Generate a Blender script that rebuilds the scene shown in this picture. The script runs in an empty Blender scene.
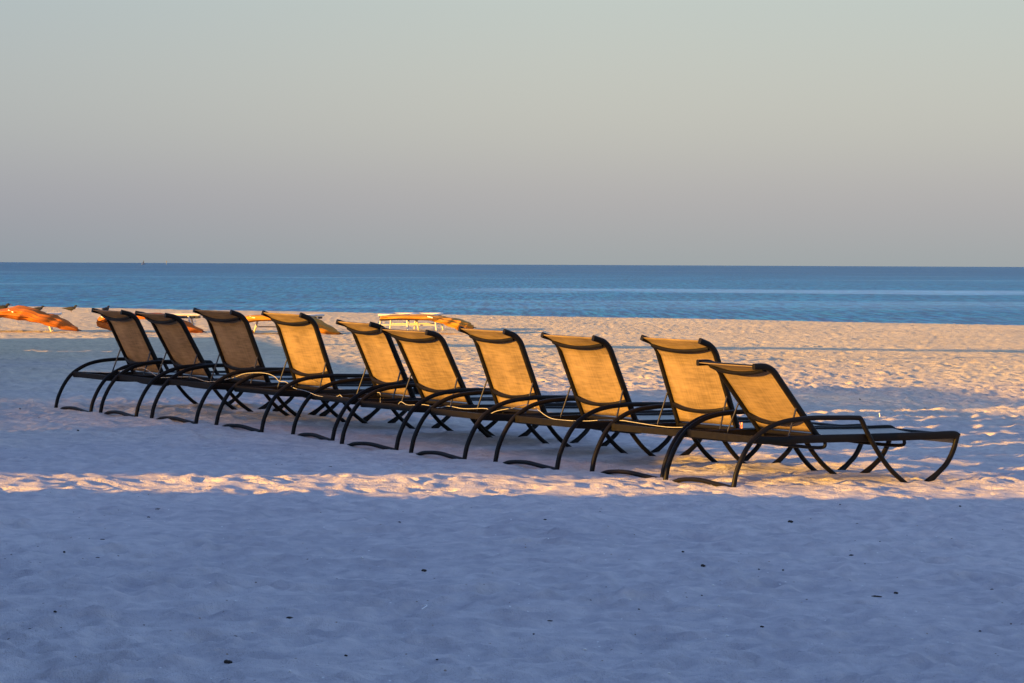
import bpy, math, random
import numpy as np
from mathutils import Vector, Matrix, Euler

rng = np.random.default_rng(7)
random.seed(7)
SC = bpy.context.scene
COL = SC.collection

# ------------------------------------------------------------------ light & lens constants
F = 3000.0                                   # focal length in pixels of a 1024 wide frame
PHI, ELEV = math.radians(50), math.radians(7)
TAN = math.tan(ELEV)
DX, DY = math.sin(PHI), math.cos(PHI)        # horizontal travel direction of the sunlight
ROLL = math.atan(0.0047)
PITCH = math.atan((341.5 - 264.5) / F)
SEA = -1.93

# ------------------------------------------------------------------ helpers
def link(o, parent=None):
    COL.objects.link(o)
    if parent is not None:
        o.parent = parent
    return o

def tag(o, label=None, cat=None, group=None, kind=None):
    if label: o['label'] = label
    if cat: o['category'] = cat
    if group: o['group'] = group
    if kind: o['kind'] = kind
    return o

def empty(name, loc=(0, 0, 0), rz=0.0):
    e = bpy.data.objects.new(name, None)
    e.empty_display_size = 0.2
    e.location = loc
    e.rotation_euler = (0, 0, rz)
    return link(e)

class MB:
    """collects shapes into one mesh"""
    def __init__(s):
        s.v, s.f, s.sm = [], [], []
    def add(s, vs, fs, smooth=False):
        b = len(s.v)
        s.v += [tuple(map(float, p)) for p in vs]
        s.f += [tuple(i + b for i in f) for f in fs]
        s.sm += [smooth] * len(fs)
    def box(s, lo, hi, M=None):
        P = [Vector((x, y, z)) for x in (lo[0], hi[0]) for y in (lo[1], hi[1]) for z in (lo[2], hi[2])]
        if M is not None: P = [M @ p for p in P]
        s.add(P, [(0, 1, 3, 2), (4, 6, 7, 5), (0, 4, 5, 1), (2, 3, 7, 6), (0, 2, 6, 4), (1, 5, 7, 3)])
    def sweep(s, path, prof, up=(0, 1, 0), scale=None):
        """sweep a closed profile [(a,b)] along a path; b runs along up, a across"""
        path = [Vector(p) for p in path]
        up = Vector(up)
        n, m = len(path), len(prof)
        vs = []
        for i, p in enumerate(path):
            t = (path[min(i + 1, n - 1)] - path[max(i - 1, 0)]).normalized()
            u = (up - t * up.dot(t))
            u = u.normalized() if u.length > 1e-6 else t.orthogonal().normalized()
            w = t.cross(u)
            k = scale[i] if scale is not None else 1.0
            ka, kb = (k if isinstance(k, tuple) else (k, k))
            for a, b in prof:
                vs.append(p + w * a * ka + u * b * kb)
        fs = []
        for i in range(n - 1):
            for j in range(m):
                k = (j + 1) % m
                fs.append((i * m + j, i * m + k, (i + 1) * m + k, (i + 1) * m + j))
        s.add(vs, fs, True)
        s.add(vs[:m], [tuple(reversed(range(m)))])
        s.add(vs[-m:], [tuple(range(m))])
    def tube(s, path, r, seg=8, up=(0, 1, 0), scale=None):
        s.sweep(path, [(r * math.cos(2 * math.pi * k / seg), r * math.sin(2 * math.pi * k / seg)) for k in range(seg)], up, scale)
    def mesh(s, name, mat):
        me = bpy.data.meshes.new(name)
        me.from_pydata(s.v, [], s.f)
        me.polygons.foreach_set('use_smooth', s.sm)
        me.materials.append(mat)
        me.update()
        return me
    def build(s, name, mat, parent=None):
        return link(bpy.data.objects.new(name, s.mesh(name, mat)), parent)

def rrect(a, b, r=0.35, seg=3):
    """rounded rectangle profile, half sizes a,b"""
    rr = r * min(a, b); P = []
    for cx, cy, t0 in ((a - rr, b - rr, 0), (-a + rr, b - rr, 90), (-a + rr, -b + rr, 180), (a - rr, -b + rr, 270)):
        for k in range(seg):
            t = math.radians(t0 + 90 * k / (seg - 1))
            P.append((cx + rr * math.cos(t), cy + rr * math.sin(t)))
    return P

def smooth_path(P, n=40):
    """Catmull-Rom through points"""
    P = [Vector(p) for p in P]
    Q = [P[0] * 2 - P[1]] + P + [P[-1] * 2 - P[-2]]
    out = []
    segs = len(P) - 1
    per = max(2, n // segs)
    for i in range(segs):
        p0, p1, p2, p3 = Q[i:i + 4]
        for k in range(per):
            t = k / per
            out.append(0.5 * ((2 * p1) + (p2 - p0) * t + (2 * p0 - 5 * p1 + 4 * p2 - p3) * t * t + (3 * p1 - p0 - 3 * p2 + p3) * t ** 3))
    out.append(P[-1])
    return out

# ------------------------------------------------------------------ materials
def mat(name):
    m = bpy.data.materials.new(name)
    m.use_nodes = True
    nt = m.node_tree
    return m, nt, nt.nodes['Principled BSDF']

def N(nt, t, **kw):
    n = nt.nodes.new(t)
    for k, v in kw.items():
        if k in n.inputs.keys() if hasattr(n.inputs, 'keys') else False:
            n.inputs[k].default_value = v
        else:
            setattr(n, k, v)
    return n

def paint(name, col, rough=0.5, var=0.25, scale=14.0, bump=0.0, spec=0.5):
    m, nt, b = mat(name)
    tc = N(nt, 'ShaderNodeTexCoord')
    no = N(nt, 'ShaderNodeTexNoise'); no.inputs['Scale'].default_value = scale; no.inputs['Detail'].default_value = 6
    nt.links.new(tc.outputs['Object'], no.inputs['Vector'])
    r = N(nt, 'ShaderNodeValToRGB')
    r.color_ramp.elements[0].position = .3; r.color_ramp.elements[1].position = .7
    r.color_ramp.elements[0].color = (*[c * (1 - var) for c in col], 1)
    r.color_ramp.elements[1].color = (*[min(1, c * (1 + var)) for c in col], 1)
    nt.links.new(no.outputs['Fac'], r.inputs['Fac'])
    nt.links.new(r.outputs['Color'], b.inputs['Base Color'])
    mr = N(nt, 'ShaderNodeMapRange')
    mr.inputs['To Min'].default_value = max(.05, rough - .1); mr.inputs['To Max'].default_value = min(1, rough + .12)
    nt.links.new(no.outputs['Fac'], mr.inputs['Value']); nt.links.new(mr.outputs['Result'], b.inputs['Roughness'])
    b.inputs['Specular IOR Level'].default_value = spec
    if bump:
        bp = N(nt, 'ShaderNodeBump'); bp.inputs['Strength'].default_value = bump; bp.inputs['Distance'].default_value = .01
        nt.links.new(no.outputs['Fac'], bp.inputs['Height']); nt.links.new(bp.outputs['Normal'], b.inputs['Normal'])
    return m

def sling_mat(name, c0, c1, rough=.75, trans=0.0):
    """woven vinyl mesh: fine cross threads with lighter and darker runs"""
    m, nt, b = mat(name)
    tc = N(nt, 'ShaderNodeTexCoord')
    oi = N(nt, 'ShaderNodeObjectInfo')
    add = N(nt, 'ShaderNodeVectorMath', operation='ADD')
    nt.links.new(tc.outputs['Object'], add.inputs[0]); nt.links.new(oi.outputs['Random'], add.inputs[1])
    def noise(sx, sy, sz, det=3):
        mp = N(nt, 'ShaderNodeMapping'); mp.inputs['Scale'].default_value = (sx, sy, sz)
        nt.links.new(add.outputs[0], mp.inputs['Vector'])
        n = N(nt, 'ShaderNodeTexNoise'); n.inputs['Scale'].default_value = 1.0; n.inputs['Detail'].default_value = det
        nt.links.new(mp.outputs['Vector'], n.inputs['Vector'])
        return n
    weft = noise(64, 7, 64)          # threads across the sling
    warp = noise(5, 85, 5)            # threads along it
    big = noise(4, 4, 4, 2)
    def mixv(a, bb, fac):
        x = N(nt, 'ShaderNodeMix'); x.data_type = 'FLOAT'; x.inputs[0].default_value = fac
        nt.links.new(a, x.inputs[2]); nt.links.new(bb, x.inputs[3]); return x.outputs[0]
    v = mixv(weft.outputs['Fac'], warp.outputs['Fac'], .4)
    v = mixv(v, big.outputs['Fac'], .38)
    r = N(nt, 'ShaderNodeValToRGB')
    r.color_ramp.elements[0].position = .37; r.color_ramp.elements[1].position = .63
    r.color_ramp.elements[0].color = (*c0, 1); r.color_ramp.elements[1].color = (*c1, 1)
    nt.links.new(v, r.inputs['Fac']); nt.links.new(r.outputs['Color'], b.inputs['Base Color'])
    b.inputs['Roughness'].default_value = rough
    b.inputs['Specular IOR Level'].default_value = .25
    bp = N(nt, 'ShaderNodeBump'); bp.inputs['Strength'].default_value = .25; bp.inputs['Distance'].default_value = .003
    nt.links.new(v, bp.inputs['Height']); nt.links.new(bp.outputs['Normal'], b.inputs['Normal'])
    return m

def sand_mat():
    m, nt, b = mat('sand_quartz')
    tc = N(nt, 'ShaderNodeTexCoord')
    def noise(scale, det=4, rough=.55):
        n = N(nt, 'ShaderNodeTexNoise'); n.inputs['Scale'].default_value = scale; n.inputs['Detail'].default_value = det; n.inputs['Roughness'].default_value = rough
        nt.links.new(tc.outputs['Object'], n.inputs['Vector']); return n
    big, mid, fine, grain, lump = noise(.35, 3), noise(3.2, 5), noise(28, 5, .65), noise(160, 2), noise(9.5, 3, .5)
    r = N(nt, 'ShaderNodeValToRGB')
    r.color_ramp.elements[0].position = .38; r.color_ramp.elements[1].position = .6
    r.color_ramp.elements[0].color = (.46, .42, .425, 1); r.color_ramp.elements[1].color = (.66, .595, .56, 1)
    x = N(nt, 'ShaderNodeMix'); x.data_type = 'FLOAT'; x.inputs[0].default_value = .5
    nt.links.new(big.outputs['Fac'], x.inputs[2]); nt.links.new(mid.outputs['Fac'], x.inputs[3])
    x2 = N(nt, 'ShaderNodeMix'); x2.data_type = 'FLOAT'; x2.inputs[0].default_value = .5
    nt.links.new(x.outputs[0], x2.inputs[2]); nt.links.new(lump.outputs['Fac'], x2.inputs[3])
    nt.links.new(x2.outputs[0], r.inputs['Fac'])
    # far sand multiplied yellower: the warm sunlit tone is put into its colour
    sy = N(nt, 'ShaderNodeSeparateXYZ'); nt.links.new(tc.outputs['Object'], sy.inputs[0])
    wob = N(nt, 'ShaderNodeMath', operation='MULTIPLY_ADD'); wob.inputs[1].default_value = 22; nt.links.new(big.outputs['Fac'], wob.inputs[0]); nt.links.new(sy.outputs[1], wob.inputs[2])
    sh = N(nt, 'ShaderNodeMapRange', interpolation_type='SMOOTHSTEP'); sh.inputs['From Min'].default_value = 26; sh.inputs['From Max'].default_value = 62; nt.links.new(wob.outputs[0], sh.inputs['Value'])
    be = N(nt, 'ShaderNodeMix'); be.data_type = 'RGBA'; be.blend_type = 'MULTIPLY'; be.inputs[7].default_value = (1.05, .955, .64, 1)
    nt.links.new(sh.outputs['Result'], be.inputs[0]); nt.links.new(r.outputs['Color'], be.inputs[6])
    # scattered shell grit: sparse pale and dark grains
    vo = N(nt, 'ShaderNodeTexVoronoi'); vo.inputs['Scale'].default_value = 26
    nt.links.new(tc.outputs['Object'], vo.inputs['Vector'])
    lt = N(nt, 'ShaderNodeMath', operation='LESS_THAN'); lt.inputs[1].default_value = .13
    nt.links.new(vo.outputs['Distance'], lt.inputs[0])
    sp = N(nt, 'ShaderNodeSeparateColor'); nt.links.new(vo.outputs['Color'], sp.inputs[0])
    gt = N(nt, 'ShaderNodeMath', operation='GREATER_THAN'); gt.inputs[1].default_value = .82
    nt.links.new(sp.outputs[0], gt.inputs[0])
    mu = N(nt, 'ShaderNodeMath', operation='MULTIPLY'); nt.links.new(lt.outputs[0], mu.inputs[0]); nt.links.new(gt.outputs[0], mu.inputs[1])
    gr = N(nt, 'ShaderNodeValToRGB')
    gr.color_ramp.interpolation = 'CONSTANT'
    e = gr.color_ramp.elements
    e[0].color = (.16, .12, .09, 1); e[1].position = .55; e[1].color = (.85, .82, .76, 1)
    k = e.new(.3); k.color = (.36, .27, .2, 1)
    nt.links.new(sp.outputs[1], gr.inputs['Fac'])
    mx = N(nt, 'ShaderNodeMix'); mx.data_type = 'RGBA'
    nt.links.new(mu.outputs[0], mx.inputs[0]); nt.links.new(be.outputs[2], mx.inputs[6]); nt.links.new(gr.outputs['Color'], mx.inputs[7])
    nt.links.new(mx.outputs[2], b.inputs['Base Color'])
    b.inputs['Roughness'].default_value = .95
    b.inputs['Specular IOR Level'].default_value = .15
    h = N(nt, 'ShaderNodeMath', operation='MULTIPLY_ADD'); h.inputs[1].default_value = .35
    nt.links.new(grain.outputs['Fac'], h.inputs[0]); nt.links.new(fine.outputs['Fac'], h.inputs[2])
    h2 = N(nt, 'ShaderNodeMath', operation='MULTIPLY_ADD'); h2.inputs[1].default_value = .8; nt.links.new(lump.outputs['Fac'], h2.inputs[0]); nt.links.new(h.outputs[0], h2.inputs[2]); h = h2
    bp = N(nt, 'ShaderNodeBump'); bp.inputs['Strength'].default_value = .9; bp.inputs['Distance'].default_value = .028
    nt.links.new(h.outputs[0], bp.inputs['Height']); nt.links.new(bp.outputs['Normal'], b.inputs['Normal'])
    return m

def water_mat():
    m, nt, b = mat('sea_water')
    tc = N(nt, 'ShaderNodeTexCoord')
    def noise(sx, sy, det, rough=.6, off=0):
        mp = N(nt, 'ShaderNodeMapping'); mp.inputs['Scale'].default_value = (sx, sy, 1); mp.inputs['Location'].default_value = (off, off * .7, 0)
        nt.links.new(tc.outputs['Object'], mp.inputs['Vector'])
        n = N(nt, 'ShaderNodeTexNoise'); n.inputs['Scale'].default_value = 1; n.inputs['Detail'].default_value = det; n.inputs['Roughness'].default_value = rough
        nt.links.new(mp.outputs['Vector'], n.inputs['Vector']); return n.outputs['Fac']
    chop = noise(.55, .22, 5, .62)
    swell = noise(.05, .03, 3, .55, 9)
    slick = noise(.004, .012, 3, .5, 3.3)
    hh = N(nt, 'ShaderNodeMath', operation='MULTIPLY_ADD'); hh.inputs[1].default_value = 2.2
    nt.links.new(swell, hh.inputs[0]); nt.links.new(chop, hh.inputs[2])
    sl = N(nt, 'ShaderNodeMapRange'); sl.inputs['From Min'].default_value = .60; sl.inputs['From Max'].default_value = .70; sl.inputs['To Max'].default_value = .2
    nt.links.new(slick, sl.inputs['Value'])
    bp = N(nt, 'ShaderNodeBump'); bp.inputs['Distance'].default_value = .55
    st = N(nt, 'ShaderNodeMapRange'); st.inputs['To Min'].default_value = 1.0; st.inputs['To Max'].default_value = .5
    nt.links.new(sl.outputs['Result'], st.inputs['Value']); nt.links.new(st.outputs['Result'], bp.inputs['Strength'])
    nt.links.new(hh.outputs[0], bp.inputs['Height']); nt.links.new(bp.outputs['Normal'], b.inputs['Normal'])
    tex = noise(2.8, .17, 5, .72, 5)
    far = noise(.10, .016, 4, .6, 21)
    def ramp(v, a0, a1, c0, c1):
        r = N(nt, 'ShaderNodeValToRGB'); r.color_ramp.elements[0].position = a0; r.color_ramp.elements[1].position = a1
        r.color_ramp.elements[0].color = c0; r.color_ramp.elements[1].color = c1; nt.links.new(v, r.inputs['Fac']); return r.outputs['Color']
    def mul(a_, b_):
        k = N(nt, 'ShaderNodeMix'); k.data_type = 'RGBA'; k.blend_type = 'MULTIPLY'; k.inputs[0].default_value = 1
        nt.links.new(a_, k.inputs[6]); nt.links.new(b_, k.inputs[7]); return k.outputs[2]
    col = mul(ramp(tex, .42, .58, WATER0, WATER1), ramp(far, .35, .65, (.72, .76, .8, 1), (1, 1, 1, 1)))
    # one long wind-smoothed lane parallel to the shore, fading out to the left
    sxy = N(nt, 'ShaderNodeSeparateXYZ'); nt.links.new(tc.outputs['Object'], sxy.inputs[0])
    edge = noise(.03, .05, 4, .6, 2)
    yy = N(nt, 'ShaderNodeMath', operation='MULTIPLY_ADD'); yy.inputs[1].default_value = 70; nt.links.new(edge, yy.inputs[0]); nt.links.new(sxy.outputs[1], yy.inputs[2])
    dl = N(nt, 'ShaderNodeMath', operation='SUBTRACT'); dl.inputs[1].default_value = 262; nt.links.new(yy.outputs[0], dl.inputs[0])
    ab = N(nt, 'ShaderNodeMath', operation='ABSOLUTE'); nt.links.new(dl.outputs[0], ab.inputs[0])
    ln = N(nt, 'ShaderNodeMapRange', interpolation_type='SMOOTHSTEP'); ln.inputs['From Min'].default_value = 9; ln.inputs['From Max'].default_value = 20; ln.inputs['To Min'].default_value = 1; ln.inputs['To Max'].default_value = 0
    nt.links.new(ab.outputs[0], ln.inputs['Value'])
    lx = N(nt, 'ShaderNodeMapRange', interpolation_type='SMOOTHSTEP'); lx.inputs['From Min'].default_value = -6; lx.inputs['From Max'].default_value = 10
    nt.links.new(sxy.outputs[0], lx.inputs['Value'])
    lane = N(nt, 'ShaderNodeMath', operation='MULTIPLY'); nt.links.new(ln.outputs['Result'], lane.inputs[0]); nt.links.new(lx.outputs['Result'], lane.inputs[1])
    brk = N(nt, 'ShaderNodeMapRange'); brk.inputs['From Min'].default_value = .40; brk.inputs['From Max'].default_value = .62; brk.inputs['To Min'].default_value = .3; nt.links.new(noise(.16, .11, 5, .65, 31), brk.inputs['Value'])
    lb = N(nt, 'ShaderNodeMath', operation='MULTIPLY'); nt.links.new(lane.outputs[0], lb.inputs[0]); nt.links.new(brk.outputs['Result'], lb.inputs[1]); lane = lb
    sb = N(nt, 'ShaderNodeMath', operation='MULTIPLY'); nt.links.new(sl.outputs['Result'], sb.inputs[0]); nt.links.new(brk.outputs['Result'], sb.inputs[1]); sl = sb
    lane2 = N(nt, 'ShaderNodeMath', operation='MAXIMUM'); nt.links.new(lane.outputs[0], lane2.inputs[0]); nt.links.new(sl.outputs[0], lane2.inputs[1])
    # far water darker: the grazing reflection tone is put into the base colour
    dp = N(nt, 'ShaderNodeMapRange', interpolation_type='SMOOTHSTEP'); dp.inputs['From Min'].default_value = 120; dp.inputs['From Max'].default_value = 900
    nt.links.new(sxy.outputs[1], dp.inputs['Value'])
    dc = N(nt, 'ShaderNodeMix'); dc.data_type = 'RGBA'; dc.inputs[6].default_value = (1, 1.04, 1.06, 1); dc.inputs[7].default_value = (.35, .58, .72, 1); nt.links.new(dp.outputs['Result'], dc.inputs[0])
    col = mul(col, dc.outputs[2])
    nt.links.new(col, b.inputs['Base Color'])
    sp = N(nt, 'ShaderNodeMapRange'); sp.inputs['To Min'].default_value = .012; sp.inputs['To Max'].default_value = .95
    nt.links.new(lane2.outputs[0], sp.inputs['Value']); nt.links.new(sp.outputs['Result'], b.inputs['Specular IOR Level'])
    b.inputs['Roughness'].default_value = .3
    b.inputs['IOR'].default_value = 1.33
    return m
WATER0, WATER1 = (0, .07, .18, 1), (.012, .25, .44, 1)

M_SAND, M_WATER = sand_mat(), water_mat()
M_FRAME = paint('dark_bronze_powder_coat', (.0042, .0034, .003), .5, .3, 30, 0, .16)
M_SLING = sling_mat('tan_woven_sling', (.105, .073, .042), (.225, .157, .095))
M_SEAT = sling_mat('seat_sling_grey', (.33, .29, .22), (.46, .41, .32))
M_ROD = paint('bare_metal_rod', (.008, .006, .005), .4, .3, 40)
M_CORD = paint('pale_cord', (.34, .32, .29), .7, .2, 60)
M_WHITE = paint('white_vinyl_frame', (.5, .47, .42), .45, .12, 12)
M_STRAP = paint('navy_sling', (.012, .016, .03), .7, .3, 20)
M_ORANGE = paint('orange_canvas', (.37, .112, .02), .85, .14, 4, .4, .2)
M_AMBER = paint('amber_canvas', (.45, .20, .03), .85, .14, 4, .4, .2)
M_SEAWEED = paint('dried_seaweed', (.032, .022, .015), .8, .4, 60)
M_SHELL = paint('shell_white', (.8, .76, .7), .5, .1, 60)
M_BLOCKER = paint('blocker_brown', (.16, .13, .10), .85, .35, 6, .4)
M_SAILW = paint('pale_sail', (.10, .10, .11), .7, .1, 4)
M_HULL = paint('grey_hull', (.12, .13, .14), .6, .2, 2)

# ------------------------------------------------------------------ chairs' fitted places
CH = [[1.2459, 19.9195, -1.4497, 0.5877, 0.8444], [0.7938, 20.7096, -1.4546, 0.6708, 1.1726], [0.0997, 21.3977, -1.4354, 0.6268, 1.1236],
      [-0.5534, 22.2567, -1.4252, 0.5867, 1.1595], [-1.1038, 23.1013, -1.4106, 0.6474, 1.0548], [-1.5981, 23.9968, -1.3935, 0.506, 1.1203],
      [-2.2535, 24.7102, -1.3632, 0.6163, 1.1912], [-2.8653, 25.3705, -1.337, 0.6374, 1.146], [-3.4366, 26.1485, -1.3281, 0.5547, 1.027],
      [-3.9664, 27.0804, -1.338, 0.5764, 1.0719]]
GX, GY = -.02, .003
GN = Vector((-GX, -GY, 1)).normalized()
def chair_basis(c):
    X = Vector((math.cos(c[3]), math.sin(c[3]), 0)); X -= GN * X.dot(GN); X.normalize()
    Y = GN.cross(X)
    return X, Y

# ------------------------------------------------------------------ ground height
def plane_near(x, y):
    return -1.4497 + GX * (x - 1.2459) + GY * (y - 19.9195)

def waterline(x):
    return 106.0 - .6 * np.clip(x, -30, 30)

def ground_base(x, y):
    x = np.asarray(x, float); y = np.asarray(y, float)
    near = plane_near(np.clip(x, -9, 9), np.clip(y, 4, 34))
    w = 1 / (1 + np.exp(-(y - 44) / 6.0))                 # hand over to the flat upper beach
    z = near * (1 - w) + (-1.49 - .004 * np.clip(x, -30, 30)) * w
    for c in CH:                                          # the sand lies where each chair stands
        r2 = (x - c[0]) ** 2 + (y - c[1]) ** 2
        z = z + (c[2] - plane_near(c[0], c[1])) * np.exp(-r2 / (2 * .5 ** 2))
    d = y - (waterline(x) - 22)
    z = z - np.where(d > 0, .44 * (np.clip(d, 0, 22) / 22) ** 1.6 + .05 * np.clip(d - 22, 0, 80), 0)
    return z

def _perm(seed):
    r = np.random.default_rng(seed)
    T = r.random((257, 257)) * 2 - 1
    T[256] = T[0]; T[:, 256] = T[:, 0]           # the table wraps without a seam
    return T
def vnoise(x, y, seed):
    T = _perm(seed)
    xi = np.floor(x).astype(int); yi = np.floor(y).astype(int)
    fx = x - xi; fy = y - yi
    fx = fx * fx * fx * (fx * (fx * 6 - 15) + 10); fy = fy * fy * fy * (fy * (fy * 6 - 15) + 10)
    xi %= 256; yi %= 256
    a = T[xi, yi]; b = T[xi + 1, yi]; c = T[xi, yi + 1]; d = T[xi + 1, yi + 1]
    return (a * (1 - fx) + b * fx) * (1 - fy) + (c * (1 - fx) + d * fx) * fy

def axis(parts):
    out = [parts[0][0]]
    for a, b, s0, s1 in parts:
        v = a
        while v < b - 1e-6:
            f = (v - a) / (b - a)
            v = min(b, v + s0 * (s1 / s0) ** f)
            out.append(v)
    return np.array(out)

XS = axis([(5.2, 14, .022, .07), (14, 40, .07, 3), (40, 900, 3, 160)])
XS = np.concatenate([-XS[::-1], np.linspace(-5.2, 5.2, 480)[1:-1], XS])
YS = axis([(-120, -4, 25, 1.5), (-4, 9.5, 1.5, .06), (9.5, 25, .038, .042), (25, 40, .042, .10), (40, 75, .10, .24), (75, 125, .24, 1.0), (125, 200, 1.5, 8)])
GXX, GYY = np.meshgrid(XS, YS)
GB = ground_base(GXX, GYY)
def relief():
    x, y = GXX, GYY
    th = .5
    xr, yr = x * math.cos(th) + y * math.sin(th), -x * math.sin(th) + y * math.cos(th)
    h = .012 * vnoise(xr / 1.9, yr / 1.4, 1) + .008 * vnoise(xr / .75 + 40, yr / .62, 2) + .015 * vnoise(xr / .31, yr / .27 + 17, 3) + .010 * vnoise(x / .13, y / .13, 4) + .004 * vnoise(x / .07, y / .07 + 3, 6)
    h = h + .02 * vnoise(x / 6.0, y / 3.5 + 5, 5)
    # old footprints: soft dimples with a pushed-up rim
    n = 15000
    fy = 9.5 + (rng.random(n) ** 1.15) * 78
    fx = (rng.random(n) * 2 - 1) * (fy * .2 + 1.2)
    # a few walked trails
    tr = []
    for x0, y0, a, L in ((-6, 16, .2, 14), (3.5, 22, 1.2, 10), (-3, 12, .1, 9), (1, 33, .5, 16), (-9, 48, .15, 20), (4, 44, .4, 14), (0.2, 17.2, .15, 8), (2.6, 24, .6, 9)):
        s = 0
        while s < L:
            side = .11 if int(s / .62) % 2 else -.11
            tr.append((x0 + s * math.cos(a) - side * math.sin(a), y0 + s * math.sin(a) + side * math.cos(a), a)); s += .62
    pts = [(a, b, random.random() * 3.14) for a, b in zip(fx, fy)] + tr
    for px, py, a in pts:
        R = .45
        i0, i1 = np.searchsorted(XS, [px - R, px + R]); j0, j1 = np.searchsorted(YS, [py - R, py + R])
        if i1 - i0 < 2 or j1 - j0 < 2: continue
        dx = GXX[j0:j1, i0:i1] - px; dy = GYY[j0:j1, i0:i1] - py
        k = random.uniform(.4, 1.0) if py < 26 else random.uniform(.7, 1.15)
        u = (dx * math.cos(a) + dy * math.sin(a)) / (.14 * k); v = (-dx * math.sin(a) + dy * math.cos(a)) / (.07 * k)
        q = u * u + v * v
        dep = random.uniform(.010, .028) * k * (.8 if 16 < py < 30 else 1)
        h[j0:j1, i0:i1] += -dep * np.exp(-q ** 2.2) + dep * .5 * np.exp(-((np.sqrt(q) - 1.6) / .38) ** 2)
    fade = np.clip((84 - y) / 50, .62, 1)
    return h * fade * np.clip(.85 + (y - 22) / 40, .85, 1)
H = relief()
# smoother sand where the chairs' feet rest
FEET = []
for c in CH:
    X, Y = chair_basis(c)
    for lx in (0, 1.5, 1.705):
        for ly in (-.372, .372):
            p = Vector(c[:3]) + X * lx + Y * ly
            FEET.append((p.x, p.y))
damp = np.ones_like(H)
for px, py in FEET:
    i0, i1 = np.searchsorted(XS, [px - .6, px + .6]); j0, j1 = np.searchsorted(YS, [py - .6, py + .6])
    r2 = (GXX[j0:j1, i0:i1] - px) ** 2 + (GYY[j0:j1, i0:i1] - py) ** 2
    GB[j0:j1, i0:i1] += .011 * np.exp(-((np.sqrt(r2) - .075) / .045) ** 2)      # sand pushed up round each foot
    damp[j0:j1, i0:i1] = np.minimum(damp[j0:j1, i0:i1], 1 - .85 * np.exp(-r2 / (2 * .17 ** 2)))
GZ = GB + H * damp

def gz(x, y):
    i = int(np.clip(np.searchsorted(XS, x) - 1, 0, len(XS) - 2)); j = int(np.clip(np.searchsorted(YS, y) - 1, 0, len(YS) - 2))
    fx = (x - XS[i]) / (XS[i + 1] - XS[i]); fy = (y - YS[j]) / (YS[j + 1] - YS[j])
    return float((GZ[j, i] * (1 - fx) + GZ[j, i + 1] * fx) * (1 - fy) + (GZ[j + 1, i] * (1 - fx) + GZ[j + 1, i + 1] * fx) * fy)

def big_grid(name, xs, ys, Z, m):
    nx, ny = len(xs), len(ys)
    X, Y = np.meshgrid(xs, ys)
    co = np.stack([X, Y, Z], -1).reshape(-1, 3).astype(np.float32)
    idx = np.arange(nx * ny).reshape(ny, nx)
    q = np.stack([idx[:-1, :-1], idx[:-1, 1:], idx[1:, 1:], idx[1:, :-1]], -1).reshape(-1, 4).astype(np.int32)
    me = bpy.data.meshes.new(name)
    me.vertices.add(len(co)); me.vertices.foreach_set('co', co.ravel())
    me.loops.add(q.size); me.loops.foreach_set('vertex_index', q.ravel())
    me.polygons.add(len(q)); me.polygons.foreach_set('loop_start', np.arange(0, q.size, 4, dtype=np.int32))
    me.polygons.foreach_set('use_smooth', np.ones(len(q), bool))
    me.materials.append(m)
    me.update(calc_edges=True)
    me.validate()
    return link(bpy.data.objects.new(name, me))

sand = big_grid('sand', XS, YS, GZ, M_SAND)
tag(sand, 'trampled pale sand beach, blue in shade and golden where sunlit', 'sand', kind='structure')
WX = np.concatenate([-np.geomspace(40, 40000, 14)[::-1], [0], np.geomspace(40, 40000, 14)])
WY = np.concatenate([[80], np.geomspace(120, 60000, 24)])
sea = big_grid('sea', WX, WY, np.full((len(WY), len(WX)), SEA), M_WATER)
tag(sea, 'calm blue sea with paler streaks up to the horizon', 'sea', kind='structure')

# ------------------------------------------------------------------ camera maths (only used to read distances off the beach plane)
def cam_ray(px, row):
    c, s = math.cos(ROLL), math.sin(ROLL)
    dx, dy = px - 512, row - 341.5
    X, Yd = c * dx + s * dy, -s * dx + c * dy
    v = Vector((X / F, 1, -Yd / F))
    cp, sp = math.cos(PITCH), math.sin(PITCH)
    return Vector((v.x, v.y * cp + v.z * sp, -v.y * sp + v.z * cp))
def on_ground(px, row, y0=9.0):
    d = cam_ray(px, row); y = y0
    while y < 160:
        p = d * (y / d.y)
        if p.z <= float(ground_base(p.x, p.y)): break
        y += .05
    return d * (y / d.y)

# ------------------------------------------------------------------ lounge chair
W2, WB = .372, .305
ARM = [(0, -.03), (.008, .03), (.03, .117), (.09, .234), (.17, .325), (.294, .396), (.42, .431), (.55, .446), (.67, .452), (.89, .451), (1.035, .449), (1.075, .438), (1.13, .353), (1.205, .25), (1.28, .161), (1.37, .077), (1.5, -.012)]
FOOT = [(1.972, .315), (1.942, .222), (1.886, .13), (1.816, .069), (1.705, -.008)]
RAIL = [(.165, .312), (.40, .303), (.68, .309), (1.16, .312), (1.7, .318), (1.90, .322), (1.95, .320), (1.982, .305)]

def back_profile(n=14):
    P = [(a, 0.0, 0.0) for a in np.linspace(0, .56, n)]
    a, b, th = .56, 0.0, 0.0
    for k in range(10):
        th += math.radians(50) / 10
        a += .0135 * math.cos(th); b += .0135 * math.sin(th)
        P.append((a, b, th))
    for k in range(4):
        a += .015 * math.cos(th); b += .015 * math.sin(th)
        P.append((a, b, th))
    return P
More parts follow.
